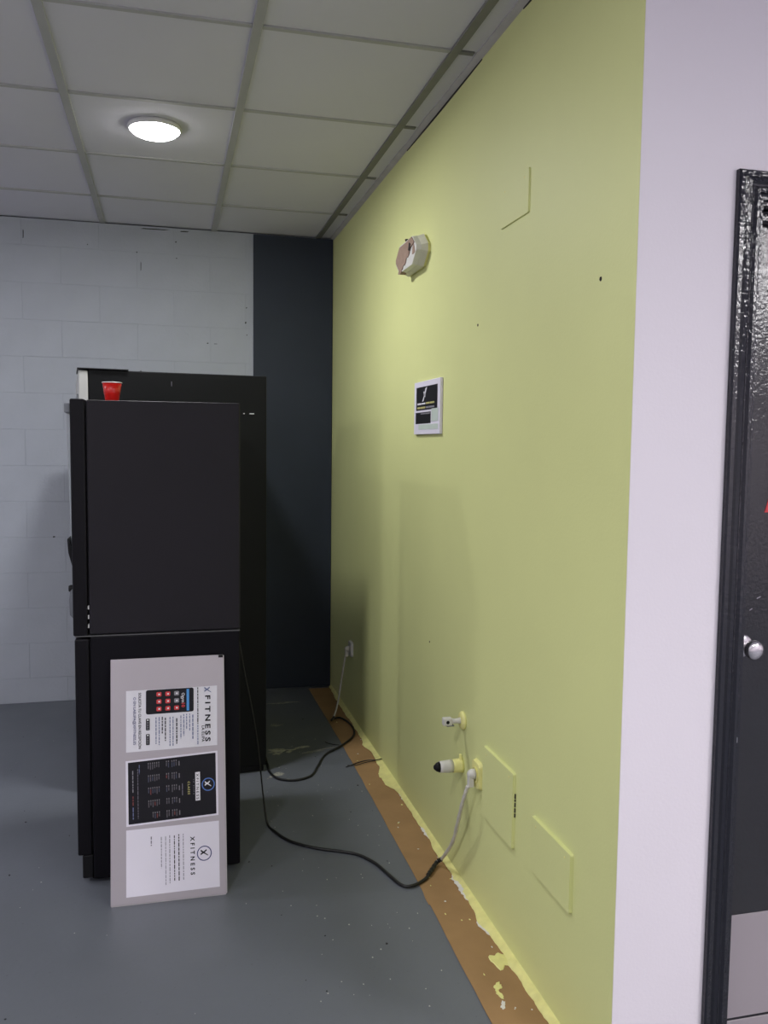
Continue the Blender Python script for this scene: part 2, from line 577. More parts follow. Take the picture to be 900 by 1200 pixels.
downlight(-0.04, 3.50, 'glowing round white downlight set in a ceiling tile', LAMP_W)
for (x, y, lab) in ((-2.44, 3.50, 'round ceiling downlight left of the view, over the far end'),
                    (-0.64, 0.90, 'round ceiling downlight over the viewer, in front of the machines'),
                    (-2.44, 0.90, 'round ceiling downlight left of the viewer'),
                    (-0.04, -1.70, 'round ceiling downlight behind the viewer'),
                    (-2.44, -1.70, 'round ceiling downlight behind the viewer on the left')):
    downlight(x, y, lab, LAMP_W)


def fill_panel(x, y, label, watts):  # unseen panels, added to put highlights on the door and brighten the white wall
    t = empty('fill_panel', (x, y, HC - 0.004))
    tag(t, label, 'ceiling light', 'added fill panels for the door gloss')
    bm = bmesh.new()
    for b in ((-0.3, 0.3, -0.3, -0.28), (-0.3, 0.3, 0.28, 0.3), (-0.3, -0.28, -0.28, 0.28), (0.28, 0.3, -0.28, 0.28)):
        box(bm, *b, -0.008, 0.006)
    link('frame', bm, 'lamp_rim', t)
    mkbox('diffuser', 'fill_panel_glow', t, -0.28, 0.28, -0.28, 0.28, -0.004, 0.004)
    ld = bpy.data.lights.new('lamp_light', 'AREA')
    ld.shape = 'SQUARE'
    ld.size = 0.54
    ld.energy = watts
    ld.color = (1.0, 0.975, 1.0)
    lo = bpy.data.objects.new('lamp_light', ld)
    COL.objects.link(lo)
    lo.parent = t
    lo.location = (0, 0, -0.010)


for (x, y, lab) in ((1.7, -1.1, 'unseen fill panel added just behind the viewer'),
                    (3.4, -1.1, 'unseen fill panel added right of the viewer, for the door reflection'),
                    (4.0, -1.9, 'unseen fill panel added second row right of the viewer'),
                    (4.6, -2.6, 'unseen fill panel added farthest right behind the viewer')):
    fill_panel(x, y, lab, PANEL_W)

# ------------------------------------------------------------------ door
door = empty('door_1', (0, 0, 0))
tag(door, 'glossy dark grey door with moulded casing and round silver knob', 'door', kind='structure')
OX0, OX1, OZ = 1.176, DX1 + 0.06, 2.056
prof = [(0.0, 0.0), (0.0, 0.011), (0.004, 0.014), (0.014, 0.014), (0.018, 0.019), (0.025, 0.021), (0.030, 0.017),
        (0.034, 0.016), (0.040, 0.020), (0.047, 0.020), (0.050, 0.014), (0.054, 0.012), (0.060, 0.012), (0.063, 0.008), (0.063, 0.0)]
bm = bmesh.new()
cols = []
for wd, d in prof:
    y = YD - d
    cols.append([bm.verts.new(p) for p in ((OX0 + wd, y, 0.001), (OX0 + wd, y, OZ - wd), (OX1 - wd, y, OZ - wd), (OX1 - wd, y, 0.001))])
for a, b in zip(cols, cols[1:]):
    for k in range(3):
        bm.faces.new((a[k], a[k + 1], b[k + 1], b[k]))
link('casing', bm, 'gloss_black', door)
bm = bmesh.new()
box(bm, DX0 - 0.001, DX0 + 0.003, YD - 0.007, YD + 0.118, 0.0, DZ)
box(bm, DX1 - 0.003, DX1 + 0.001, YD - 0.007, YD + 0.118, 0.0, DZ)
box(bm, DX0 + 0.003, DX1 - 0.003, YD - 0.007, YD + 0.118, DZ - 0.004, DZ + 0.001)
link('jamb', bm, 'gloss_black', door)
bm = bmesh.new()
box(bm, DX0 + 0.003, DX1 - 0.003, YD + 0.030, YD + 0.054, DZ - 0.026, DZ - 0.004, 0.002)
link('stop_rail', bm, 'gloss_black', door)
LY = YD + 0.058
leaf = mkbox('leaf', 'leaf_black', door, DX0 + 0.005, DX1 - 0.005, LY, LY + 0.040, 0.008, DZ - 0.006, 0.0015)
mkbox('kick_plate', 'kick', leaf, DX0 + 0.006, DX1 - 0.02, LY - 0.004, LY - 0.0002, 0.107, 0.363, 0.001)
mkbox('kick_plate', 'kick', leaf, DX0 + 0.014, DX1 - 0.02, LY - 0.004, LY - 0.0002, 0.012, 0.100, 0.001)
kf = frame_mat((1.283, LY, 1.012), (1, 0, 0), (0, 0, 1), (0, -1, 0))
knob = empty('knob')
knob.parent = door
bm = bmesh.new()
lathe(bm, [(0.027, 0.0), (0.027, 0.004), (0.024, 0.007), (0.012, 0.008)], kf, 28)
link('rose', bm, 'chrome', knob, smooth=True)
bm = bmesh.new()
lathe(bm, [(0.010, 0.006), (0.009, 0.020), (0.013, 0.028), (0.020, 0.034), (0.0225, 0.042), (0.0220, 0.049), (0.019, 0.053),
           (0.012, 0.0555), (0.004, 0.056)], kf, 28)
link('grip', bm, 'chrome', knob, smooth=True)
bm = bmesh.new()
prism(bm, [(-0.003, -0.006), (0.003, -0.006), (0.003, 0.006), (-0.003, 0.006)], 0.0, 0.002,
      frame_mat((1.226, YD - 0.0123, 0.817), (1, 0, 0), (0, 0, 1), (0, -1, 0)))
link('latch_mark', bm, 'grey_plastic', door)
bm = bmesh.new()
prism(bm, [(0.0, 0.0), (0.06, 0.0), (0.045, 0.05), (0.015, 0.05)], 0.0, 0.0012,
      frame_mat((1.3275, LY, 1.321), (1, 0, 0), (0, 0, 1), (0, -1, 0)))
link('red_sticker', bm, 'ink_red', leaf)
for (x, z, l) in ((1.318, 1.120, 0.010), (1.300, 1.093, 0.007)):
    bm = bmesh.new()
    prism(bm, [(0, 0), (l, 0.004), (l, 0.006), (0.001, 0.003)], 0.0, 0.0006, frame_mat((x, LY, z), (1, 0, 0), (0, 0, 1), (0, -1, 0)))
    link('scratch', bm, 'ink_pale', leaf)

# ================================================================== VENDING MACHINES
v1 = empty('vending_machine', (0, 0, 0))
tag(v1, 'shorter black vending machine on a base cabinet, side on, leaning board against it', 'vending machine', 'black vending machines')
Y1 = 2.901
mkbox('upper_body', 'black', v1, -0.2515, 0.232, Y1, 3.50, 0.841, 1.598, 0.004, 2)
ud = mkbox('upper_door', 'black_door', v1, -0.302, -0.2565, Y1 + 0.001, 3.495, 0.836, 1.601, 0.005, 2)
mkbox('base_body', 'black_base', v1, -0.2495, 0.231, Y1 + 0.001, 3.49, 0.018, 0.8335, 0.004, 2)
bd = mkbox('base_door', 'black_door', v1, -0.2985, -0.2545, Y1 + 0.003, 3.488, 0.10, 0.8260, 0.005, 2)
mkbox('seam_strip', 'seam', v1, -0.297, 0.2315, Y1 + 0.0012, 3.47, 0.8336, 0.8372, 0.0005)
mkbox('plinth', 'black_plastic', v1, -0.240, 0.225, Y1 + 0.012, 3.47, 0.012, 0.0175, 0.001)
mkbox('kick_board', 'black_plastic', v1, -0.2845, -0.2505, Y1 + 0.006, 3.485, 0.020, 0.0985, 0.003)
for fx in (-0.24, 0.19):
    for fy in (Y1 + 0.06, 3.41):
        bm = bmesh.new()
        lathe(bm, [(0.022, 0.0), (0.022, 0.006), (0.012, 0.009), (0.012, 0.014)], Matrix.Translation((fx, fy, 0)), 16)
        link('foot', bm, 'black_plastic', v1)
# dark rebate between door and body
mkbox('hinge_rebate', 'black_plastic', v1, -0.2562, -0.2518, Y1 + 0.020, 3.48, 0.86, 1.58)
mkbox('base_hinge_rebate', 'black_plastic', v1, -0.2542, -0.2498, Y1 + 0.020, 3.47, 0.11, 0.82)
for z in (0.898, 0.868, 0.929):
    mkbox('hinge_pin', 'pale_door', v1, -0.2560, -0.2522, Y1 + 0.004, Y1 + 0.018, z - 0.006, z + 0.006)
# bulging light display on the front (faces left)
bm = bmesh.new()
rows = []
for k in range(25):
    t = k / 24
    z = 1.11 + 0.445 * t
    bulge = 0.006 + 0.010 * (t ** 0.7)
    rows.append([bm.verts.new((-0.3015, 2.935, z)), bm.verts.new((-0.3015 - bulge, 2.960, z)),
                 bm.verts.new((-0.3015 - bulge * 1.12, 3.20, z)), bm.verts.new((-0.3015 - bulge, 3.44, z)), bm.verts.new((-0.3015, 3.465, z))])
for a, b in zip(rows, rows[1:]):
    for k in range(5):
        bm.faces.new((a[k], a[(k + 1) % 5], b[(k + 1) % 5], b[k]))
bm.faces.new(rows[0][::-1])
bm.faces.new(rows[-1])
link('display_front', bm, 'display', ud, smooth=False)
bm = bmesh.new()
box(bm, -0.3215, -0.3018, 2.925, 3.46, 1.556, 1.588, 0.004, 2)
link('top_bezel', bm, 'grey_plastic', ud)
bm = bmesh.new()
prism(bm, [(-0.3018, 1.118), (-0.319, 1.150), (-0.316, 1.105), (-0.3018, 1.050)], 2.935, 3.20,
      frame_mat((0, 0, 0), (1, 0, 0), (0, 0, 1), (0, 1, 0)))
link('coin_ledge', bm, 'black_plastic', ud)
bm = bmesh.new()
prism(bm, [(-0.3018, 0.990), (-0.313, 0.978), (-0.3165, 0.95), (-0.3150, 0.90), (-0.3018, 0.885)], 2.94, 3.05,
      frame_mat((0, 0, 0), (1, 0, 0), (0, 0, 1), (0, 1, 0)))
link('cup_hatch', bm, 'grey_plastic', ud)
bm = bmesh.new()
lathe(bm, [(0.012, 0.0), (0.012, 0.012), (0.009, 0.017)], frame_mat((-0.3018, 2.955, 0.985), (0, 1, 0), (0, 0, 1), (-1, 0, 0)), 18)
link('lock', bm, 'black_plastic', ud)

ROT2 = math.radians(6.2)
v2 = empty('vending_machine', (0.417, 3.775, 0), ROT2)
tag(v2, 'taller black vending machine with pale door edge standing behind the shorter one', 'vending machine', 'black vending machines')
mkbox('body', 'black2', v2, -0.731, 0.0, 0.0, 0.84, 0.030, 1.757, 0.004, 2)
d2 = mkbox('door', 'pale_door', v2, -0.770, -0.7335, -0.002, 0.835, 0.10, 1.752, 0.005, 2)
mkbox('front_glass', 'display', d2, -0.777, -0.7702, 0.06, 0.60, 0.50, 1.66, 0.002)
mkbox('keypad', 'black_plastic', d2, -0.780, -0.7702, 0.64, 0.79, 0.95, 1.35, 0.003)
mkbox('top_lip', 'black_plastic', v2, -0.774, -0.575, -0.006, 0.30, 1.7575, 1.7625, 0.001)
mkbox('plinth', 'black_plastic', v2, -0.72, -0.01, 0.012, 0.82, 0.0, 0.0295, 0.002)
for (x0, x1, z) in ((-0.075, -0.055, 1.592), (-0.102, -0.096, 1.592)):
    mkbox('scratch', 'ink_white', v2, x0, x1, -0.0012, -0.0002, z, z + 0.004)
mkbox('scratch', 'ink_grey', v2, -0.404, -0.402, -0.0012, -0.0002, 1.700, 1.720)

# ------------------------------------------------------------------ red cup
cup = empty('plastic_cup', (-0.178, 3.0, 1.598))
tag(cup, 'small red plastic cup with white rim on top of the machine', 'cup')
bm = bmesh.new()
lathe(bm, [(0.021, 0.0005), (0.022, 0.003), (0.0245, 0.022), (0.0255, 0.024), (0.0305, 0.0615), (0.0293, 0.0615), (0.0240, 0.024),
           (0.0205, 0.004)], None, 32)
link('cup_body', bm, 'red', cup, smooth=True)
bm = bmesh.new()
pr = []
for k in range(13):
    a = 2 * math.pi * k / 12
    pr.append((0.0308 + 0.0018 * math.cos(a), 0.0622 + 0.0018 * math.sin(a)))
lathe(bm, pr, None, 32, (False, False))
link('rim', bm, 'cup_white', cup, smooth=True)
bm = bmesh.new()
lathe(bm, [(0.0195, 0.005), (0.0235, 0.024), (0.0290, 0.0612)], None, 32, (True, False))
link('lining', bm, 'cup_white', cup, smooth=True)

# ================================================================== LEANING BOARD
TH = math.radians(11.09)
board = empty('display_board')
board.matrix_world = frame_mat((0, 2.738, 0.0022), (1, 0, 0), (0, math.sin(TH), math.cos(TH)), (0, -math.cos(TH), math.sin(TH)))
tag(board, 'silver board with three sheets of paper leaning on the black machine', 'board')
BX0, BX1, BH = -0.1868, 0.1742, 0.7705
bm = bmesh.new()
box(bm, BX0, BX1, 0, BH, -0.0105, 0.0, 0.0015, 2)
link('panel', bm, 'alu', board)
bm = bmesh.new()
box(bm, BX1 + 0.0001, BX1 + 0.0022, 0.003, BH - 0.002, -0.0095, -0.0008)
box(bm, BX0 + 0.002, BX1 - 0.002, -0.0021, -0.0001, -0.0095, -0.0012)
link('edge_strip', bm, 'alu_edge', board)
bm = bmesh.new()
box(bm, BX1 - 0.016, BX1 - 0.001, BH - 0.009, BH - 0.0005, 0.0001, 0.0016, 0.0006)
link('corner_clip', bm, 'black_plastic', board)


def flat(bm, pts, z):
    f = bm.faces.new([bm.verts.new((a, b, z)) for a, b in pts])
    return f


def text_mesh(s, bold=0.0, space=1.0):
    cu = bpy.data.curves.new('txt', 'FONT')
    cu.body = s
    cu.size = 1.0
    cu.offset = bold
    cu.space_character = space
    cu.resolution_u = 3
    ob = bpy.data.objects.new('txt', cu)
    COL.objects.link(ob)
    dg = bpy.context.evaluated_depsgraph_get()
    me = bpy.data.meshes.new_from_object(ob.evaluated_get(dg))
    bpy.data.objects.remove(ob, do_unlink=True)
    bpy.data.curves.remove(cu)
    return me


class Page:
    """a sheet read from top to bottom of the picture: a runs down the board (0..1), b runs from the right edge to the left"""

    def __init__(self, name, m, corners, z, thick=0.0004, wave=0.0):
        self.TL, self.TR, self.BR, self.BL = [Vector(c) for c in corners]   # as the photograph shows them
        self.z = z
        bm = bmesh.new()
        n = 14
        g = {}
        for i in range(n + 1):
            for j in range(n + 1):
                p = self.at(i / n, j / n)
                dz = 0.0
                if wave:
                    dz = wave * (0.5 + 0.5 * noise.noise((p.x * 22, p.y * 22, 1.3)))
                    e = min(i, n - i, j, n - j)
                    if e == 0:
                        dz += wave * 0.6 * abs(noise.noise((p.x * 35, p.y * 35, 7)))
                g[i, j, 0] = bm.verts.new((p.x, p.y, z - thick))
                g[i, j, 1] = bm.verts.new((p.x, p.y, z + dz))
        for i in range(n):
            for j in range(n):
                for k in (0, 1):
                    bm.faces.new((g[i, j, k], g[i + 1, j, k], g[i + 1, j + 1, k], g[i, j + 1, k]))
        for i in range(n):
            for j in (0, n):
                bm.faces.new((g[i, j, 0], g[i + 1, j, 0], g[i + 1, j, 1], g[i, j, 1]))
                bm.faces.new((g[j, i, 0], g[j, i + 1, 0], g[j, i + 1, 1], g[j, i, 1]))
        self.ob = link(name, bm, m, board, smooth=False)
        self.wave = wave
        self.top = z + wave * 1.0 + 0.0004
        self.H = ((self.TR + self.BR) / 2 - (self.TL + self.BL) / 2).length
        self.W = ((self.TL + self.TR) / 2 - (self.BL + self.BR) / 2).length

    def at(self, a, b):
        t = self.TR.lerp(self.TL, b)
        u = self.BR.lerp(self.BL, b)
        return t.lerp(u, a)

    def rects(self, name, m, rs, lift=0.0):
        bm = bmesh.new()
        for a0, a1, b0, b1 in rs:
            pts = [self.at(*q) for q in ((a0, b0), (a1, b0), (a1, b1), (a0, b1))]
            flat(bm, pts, self.top + lift)
        return link_up(name, bm, m, self.ob)

    def round_rect(self, name, m, a0, a1, b0, b1, r, lift=0.0):
        bm = bmesh.new()
        ra, rb = r / self.W, r / self.H
        pts = []
        for ca, cb, s in ((a1 - ra, b1 - rb, 0), (a0 + ra, b1 - rb, 90), (a0 + ra, b0 + rb, 180), (a1 - ra, b0 + rb, 270)):
            for k in range(5):
                q = math.radians(s + 22.5 * k)
                pts.append(self.at(ca + ra * math.cos(q), cb + rb * math.sin(q)))
        flat(bm, pts, self.top + lift)
        return link_up(name, bm, m, self.ob)

    def ring(self, name, m, a, b, r0, r1, lift=0.0):
        c = self.at(a, b)
        bm = bmesh.new()
        n = 36
        v0 = [bm.verts.new((c.x + r0 * math.cos(2 * math.pi * k / n), c.y + r0 * math.sin(2 * math.pi * k / n), self.top + lift)) for k in range(n)]
        v1_ = [bm.verts.new((c.x + r1 * math.cos(2 * math.pi * k / n), c.y + r1 * math.sin(2 * math.pi * k / n), self.top + lift)) for k in range(n)]
        for k in range(n):
            bm.faces.new((v0[k], v0[(k + 1) % n], v1_[(k + 1) % n], v1_[k]))
        return link_up(name, bm, m, self.ob)

    def logo_x(self, name, m, a, b, s, lift=0.0):
        c = self.at(a, b)
        bm = bmesh.new()
        # page directions: right = down the board, up = towards +x
        def P(px, py):
            return (c.x + py * s, c.y - px * s)
        for poly in ([(-0.72, 0.70), (-0.34, 0.70), (0.14, 0.06), (0.62, -0.70), (0.20, -0.70), (-0.16, -0.06)],
                     [(0.86, 1.02), (0.64, 1.02), (-0.02, 0.18), (-0.72, -0.70), (-0.26, -0.70), (0.18, -0.06)]):
            flat(bm, [P(*q) for q in poly], self.top + lift)
            lift += 0.0001
        return link_up(name, bm, m, self.ob)

    def text(self, name, s, m, a0, a1, b, cap, bold=0.0, space=1.0, lift=0.0):
        me = text_mesh(s, bold, space)
        xs_ = [v.co.x for v in me.vertices]
        x0, x1 = min(xs_), max(xs_)
        ca = 0.69
        pa, pb = self.at(a0, b), self.at(a1, b)
        L = (pb - pa).length
        d = (pb - pa) / L
        up = Vector((-d.y, d.x))        # turned left of the reading direction
        for v in me.vertices:
            q = pa + d * ((v.co.x - x0) / (x1 - x0) * L) + up * ((v.co.y / ca - 0.5) * cap)
            v.co = (q.x, q.y, self.top + lift)
        return link_mesh(name, me, m, self.ob)

    def scribble(self, name, m, lines, lift=0.0, seed=1, word=(0.02, 0.07), gap=0.012):
        """lines of print too small to read: word-long dashes; (a0, a1, b, height fraction)"""
        rnd = random.Random(seed)
        rs = []
        for a0, a1, b, h in lines:
            a = a0
            while a < a1:
                e = min(a1, a + rnd.uniform(*word))
                rs.append((a, e, b - h / 2, b + h / 2))
                a = e + gap
        ob = self.rects(name, m, rs, lift)
        ob['kind'] = 'stuff'
        return ob


def link_up(name, bm, m, parent):
    """flat print: make sure faces look out of the sheet"""
    me = bpy.data.meshes.new(name)
    bm.normal_update()
    for f in bm.faces:
        if f.normal.z < 0:
            f.normal_flip()
    bm.to_mesh(me)
    bm.free()
    return link_mesh(name, me, m, parent)


# sheet with the phone
p1 = Page('app_sheet', 'paper_gloss', ((-0.1385, 0.6675), (0.1525, 0.6697), (0.1505, 0.4757), (-0.1388, 0.4722)), 0.0009, wave=0.0016)
p1.ob['label'] = 'crinkled white sheet with a phone picture'
p1.text('heading_text', 'FITNESS', 'ink', 0.155, 0.925, 0.105, 0.0160, 0.03, 1.5)
p1.logo_x('heading_mark', 'ink_steel', 0.055, 0.112, 0.0125)
p1.text('place_text', 'LA ELIPA', 'ink', 0.655, 0.925, 0.157, 0.0085, 0.02, 1.1)
p1.scribble('small_print', 'ink', [(0.01, 0.62, 0.216, 0.010)], seed=3)
p1.scribble('small_print', 'ink_steel', [(0.64, 0.96, 0.216, 0.010)], seed=4)
p1.round_rect('phone_body', 'poster_black', 0.006, 0.405, 0.262, 0.785, 0.006, 0.0002)
p1.rects('phone_bar', 'bar_blue', [(0.025, 0.385, 0.312, 0.340)], 0.0005)
p1.text('phone_title', 'Ogym', 'ink_white', 0.085, 0.245, 0.378, 0.0095, 0.01, 1.0, 0.0005)
p1.text('phone_title', '10', 'ink_red', 0.255, 0.325, 0.378, 0.0100, 0.03, 1.0, 0.0005)
for bi, b in enumerate((0.452, 0.548, 0.645)):
    for ai, a in enumerate((0.085, 0.205, 0.325)):
        mm = 'ink_pale' if (bi == 0 and ai < 2) else 'ink_red'
        p1.round_rect('app_icon', mm, a - 0.036, a + 0.036, b - 0.028, b + 0.026, 0.003, 0.0005)
        p1.rects('icon_mark', 'ink_white', [(a - 0.012, a + 0.014, b - 0.014, b + 0.006)], 0.0008)
p1.scribble('small_print', 'ink_steel', [(0.46, 0.86, 0.272, 0.012), (0.44, 0.72, 0.307, 0.010), (0.44, 0.70, 0.340, 0.010), (0.44, 0.80, 0.372, 0.010),
                                         (0.46, 0.84, 0.404, 0.010)], seed=5)
p1.scribble('small_print', 'ink', [(0.50, 0.92, 0.450, 0.013), (0.48, 0.86, 0.574, 0.012), (0.46, 0.74, 0.608, 0.012)], seed=6)
p1.scribble('small_print', 'ink_steel', [(0.47, 0.95, 0.490, 0.010), (0.47, 0.95, 0.524, 0.010), (0.46, 0.92, 0.642, 0.010), (0.46, 0.90, 0.676, 0.010)], seed=8)
for a0, a1 in ((0.475, 0.665), (0.725, 0.905)):
    p1.round_rect('store_badge', 'poster_black', a0, a1, 0.745, 0.785, 0.002, 0.0002)
    p1.scribble('badge_print', 'ink_pale', [(a0 + 0.05, a1 - 0.01, 0.765, 0.010)], 0.0005, 9, (0.02, 0.05), 0.008)
    p1.rects('badge_mark', 'ink_white', [(a0 + 0.012, a0 + 0.034, 0.757, 0.773)], 0.0005)
p1.text('key_text', 'SOLICITA TU CLAVE EN RECEPCIÓN', 'ink', 0.04, 0.955, 0.852, 0.0080, 0.012)
p1.text('mail_text', 'O EN LAELIPA@XFITNESS.ES', 'ink_blue', 0.11, 0.885, 0.908, 0.0080, 0.008)

# dark timetable
p2 = Page('timetable_sheet', 'paper', ((-0.1405, 0.4450), (0.1510, 0.4577), (0.1514, 0.2514), (-0.1385, 0.2400)), 0.0008)
p2.ob['label'] = 'black class timetable with white border'
p2.rects('dark_field', 'poster_black', [(0.028, 0.972, 0.022, 0.975)], 0.0)
p2.ring('logo_ring', 'ring_blue', 0.505, 0.108, 0.0178, 0.0210, 0.0004)
p2.logo_x('logo_mark', 'ink_white', 0.49, 0.118, 0.0118, 0.0004)
p2.rects('name_plate', 'ink_white', [(0.295, 0.735, 0.198, 0.250)], 0.0004)
p2.text('name_text', 'XFITNESS', 'ink', 0.318, 0.715, 0.226, 0.0078, 0.01, 1.5, 0.0008)
p2.text('place_text', 'LA ELIPA', 'ink_pale', 0.40, 0.635, 0.268, 0.0040, 0.0, 1.8, 0.0004)
p2.text('class_text', 'CLASES', 'ink_yellow', 0.425, 0.625, 0.322, 0.0066, 0.02, 1.3, 0.0004)
p2.scribble('small_print', 'ink_grey', [(0.445, 0.625, 0.392, 0.008)], 0.0004, 2, (0.05, 0.09), 0.008)
rnd = random.Random(21)
lay = {'ink_pale': [], 'ink_brick': [], 'ink_grey': [], 'ink_steel': []}
for k, a in enumerate((0.125, 0.315, 0.505, 0.70, 0.885)):
    lay['ink_pale'].append((a - 0.035, a + 0.035, 0.420, 0.431))
    for b0, b1 in ((0.452, 0.505), (0.535, 0.572), (0.640, 0.762)):
        if k == 4 and b1 > 0.7:
            b1 = 0.735
        b = b0
        while b < b1 - 0.006:
            lay['ink_pale'].append((a - 0.060, a - 0.036, b, b + 0.010))
            c = rnd.choice(['ink_grey', 'ink_grey', 'ink_brick', 'ink_steel', 'ink_grey'])
            lay[c].append((a - 0.028, a - 0.028 + rnd.uniform(0.045, 0.08), b, b + 0.010))
            b += 0.0225
lay = {'ink_dim': lay['ink_pale'], 'ink_dim_grey': lay['ink_grey'], 'ink_brick': lay['ink_brick'], 'ink_dim_blue': lay['ink_steel']}
for c, rs in lay.items():
    p2.rects('timetable_print', c, rs, 0.0004)['kind'] = 'stuff'
p2.scribble('small_print', 'ink_grey', [(0.14, 0.90, 0.872, 0.006)], 0.0004, 4)
p2.scribble('small_print', 'ink_steel', [(0.08, 0.22, 0.855, 0.007), (0.72, 0.90, 0.925, 0.010)], 0.0004, 5)
p2.scribble('small_print', 'ink_pale', [(0.16, 0.50, 0.925, 0.010)], 0.0004, 6)
p2.scribble('small_print', 'ink_brick', [(0.55, 0.69, 0.925, 0.011)], 0.0004, 7)

# notice
p3 = Page('notice_sheet', 'paper', ((-0.1390, 0.2288), (0.1526, 0.2334), (0.1530, 0.0256), (-0.1392, 0.0230)), 0.0008, wave=0.0003)
p3.ob['label'] = 'white notice sheet with blue ring emblem'
p3.ring('logo_ring', 'ink_blue', 0.470, 0.165, 0.0206, 0.0236)
p3.logo_x('logo_mark', 'ink', 0.455, 0.172, 0.0135)
p3.text('name_text', 'XFITNESS', 'ink', 0.195, 0.775, 0.292, 0.0125, 0.03, 1.7)
p3.scribble('small_print', 'ink_grey', [(0.14, 0.84, 0.392, 0.008), (0.14, 0.86, 0.538, 0.008), (0.15, 0.88, 0.582, 0.007), (0.15, 0.62, 0.628, 0.008)], seed=31)
p3.scribble('small_print', 'ink', [(0.14, 0.84, 0.440, 0.011), (0.15, 0.83, 0.488, 0.010)], seed=32)
p3.scribble('signature_print', 'ink_grey', [(0.13, 0.27, 0.735, 0.012)], seed=33, word=(0.03, 0.06))

# ================================================================== THINGS ON THE YELLOW WALL
# framed notice
plq = empty('wall_notice')
plq.matrix_world = wall_frame(3.267, 1.508)
tag(plq, 'white framed notice with black panels on the yellow wall', 'sign')
PW, PH = 0.330, 0.200
bm = bmesh.new()
box(bm, 0, PW, 0, PH, 0.0002, 0.011, 0.0015, 2)
link('backing', bm, 'paper', plq)


def pl_rect(bm, u0, u1, v0, v1, z):
    """u from the far edge, v from the top"""
    return flat(bm, [(PW * u0, PH * (1 - v1)), (PW * u1, PH * (1 - v1)), (PW * u1, PH * (1 - v0)), (PW * u0, PH * (1 - v0))], z)


def pl(name, m, rs, z):
    bm = bmesh.new()
    for r in rs:
        pl_rect(bm, *r, z)
    return link_up(name, bm, m, plq)


pl('dark_panel', 'poster_black', [(0.09, 0.91, 0.105, 0.545)], 0.0113)
pl('dark_panel', 'poster_black', [(0.07, 0.67, 0.585, 0.800)], 0.0113)
bm = bmesh.new()
for poly in ([(0.385, 0.375), (0.335, 0.385), (0.40, 0.27), (0.37, 0.20), (0.42, 0.20), (0.44, 0.255)], [(0.46, 0.14), (0.52, 0.12), (0.46, 0.24), (0.45, 0.31), (0.39, 0.28)]):
    flat(bm, [(PW * u, PH * (1 - v)) for u, v in poly], 0.0116)
link_up('logo_mark', bm, 'ink_white', plq)
pl('print_line', 'ink_white', [(0.14, 0.30, 0.408, 0.440), (0.31, 0.46, 0.408, 0.438)], 0.0116)
pl('print_line', 'ink_yellow', [(0.48, 0.62, 0.405, 0.438), (0.63, 0.80, 0.405, 0.438)], 0.0116)
pl('print_line', 'ink_yellow', [(0.14, 0.26, 0.480, 0.515), (0.27, 0.46, 0.480, 0.515)], 0.0116)
pl('print_line', 'ink_pale', [(0.48, 0.60, 0.482, 0.515), (0.61, 0.80, 0.482, 0.515)], 0.0116)
pl('print_line', 'ink_pale', [(0.28, 0.64, 0.602, 0.622)], 0.0116)
bm = bmesh.new()
box(bm, PW * 0.70, PW * 0.945, PH * 0.235, PH * 0.465, 0.0112, 0.0122)
link('tape', bm, 'tape', plq)
bm = bmesh.new()
box(bm, PW * 0.20, PW * 0.945, PH * 0.09, PH * 0.185, 0.0112, 0.0120)
link('tape', bm, 'tape', plq)

# blank cover plates painted over
for (y0, y1, z0, z1, lab, c) in (
        (2.207, 2.448, 0.320, 0.542, 'flat square cover plate painted yellow low on the wall beside the plug', 0),
        (1.845, 2.078, 0.327, 0.478, 'flat cover plate painted yellow low on the wall, nearest the white wall', 0),
        (2.206, 2.407, 2.094, 2.214, 'flat cover plate painted yellow high up near the ceiling', 1)):
    cp = empty('cover_plate', (XW, (y0 + y1) / 2, z0))
    tag(cp, lab, 'cover plate', 'painted over cover plates')
    bm = bmesh.new()
    fm = frame_mat((0, (y1 - y0) / 2, 0), (0, -1, 0), (0, 0, 1), (-1, 0, 0))
    Wd, Ht = y1 - y0, z1 - z0
    prism(bm, rounded(0, Wd, 0, Ht, 0.006, 3), 0.0002, 0.0095 if c == 0 else 0.0050, fm, rounded(0.0012, Wd - 0.0012, 0.0012, Ht - 0.0012, 0.005, 3))
    link('plate', bm, 'yellow', cp)
    for (u, v) in ((0.03, Ht - 0.02), (Wd - 0.03, Ht - 0.02)):
        bm = bmesh.new()
        lathe(bm, [(0.0035, 0.0096 if c == 0 else 0.0051), (0.0022, 0.0105 if c == 0 else 0.0060)], fm @ Matrix.Translation((u, v, 0)), 10)
        link('screw', bm, 'yellow_fresh', cp)
    if c == 0 and z1 > 0.5:
        bm = bmesh.new()
        box(bm, 0, 0, 0, 0, 0, 0) if False else None
        rr = random.Random(5)
        zz = 0.095
        while zz < 0.155:
            hgt = rr.uniform(0.006, 0.014)
            pts = [(Wd - 0.0005, zz), (Wd + 0.0022, zz), (Wd + 0.0022, zz + hgt), (Wd - 0.0005, zz + hgt)]
            prism(bm, pts, 0.0003, 0.0035, fm)
            zz += hgt + rr.uniform(0.001, 0.004)
        link('gap_mark', bm, 'hole', cp)

# wrapped emergency light high on the wall
em = empty('emergency_light')
em.matrix_world = wall_frame(3.432, 2.140) @ Matrix.Diagonal((1.16, 1, 1.04, 1))
tag(em, 'half unwrapped emergency light box with torn paper high on the yellow wall', 'emergency light')
EW, EH = 0.272, 0.116


def octo(x0, x1, y0, y1, c):
    return [(x0 + c, y0), (x1 - c, y0), (x1, y0 + c * 0.9), (x1, y1 - c * 0.9), (x1 - c, y1), (x0 + c, y1), (x0, y1 - c * 0.9), (x0, y0 + c * 0.9)]


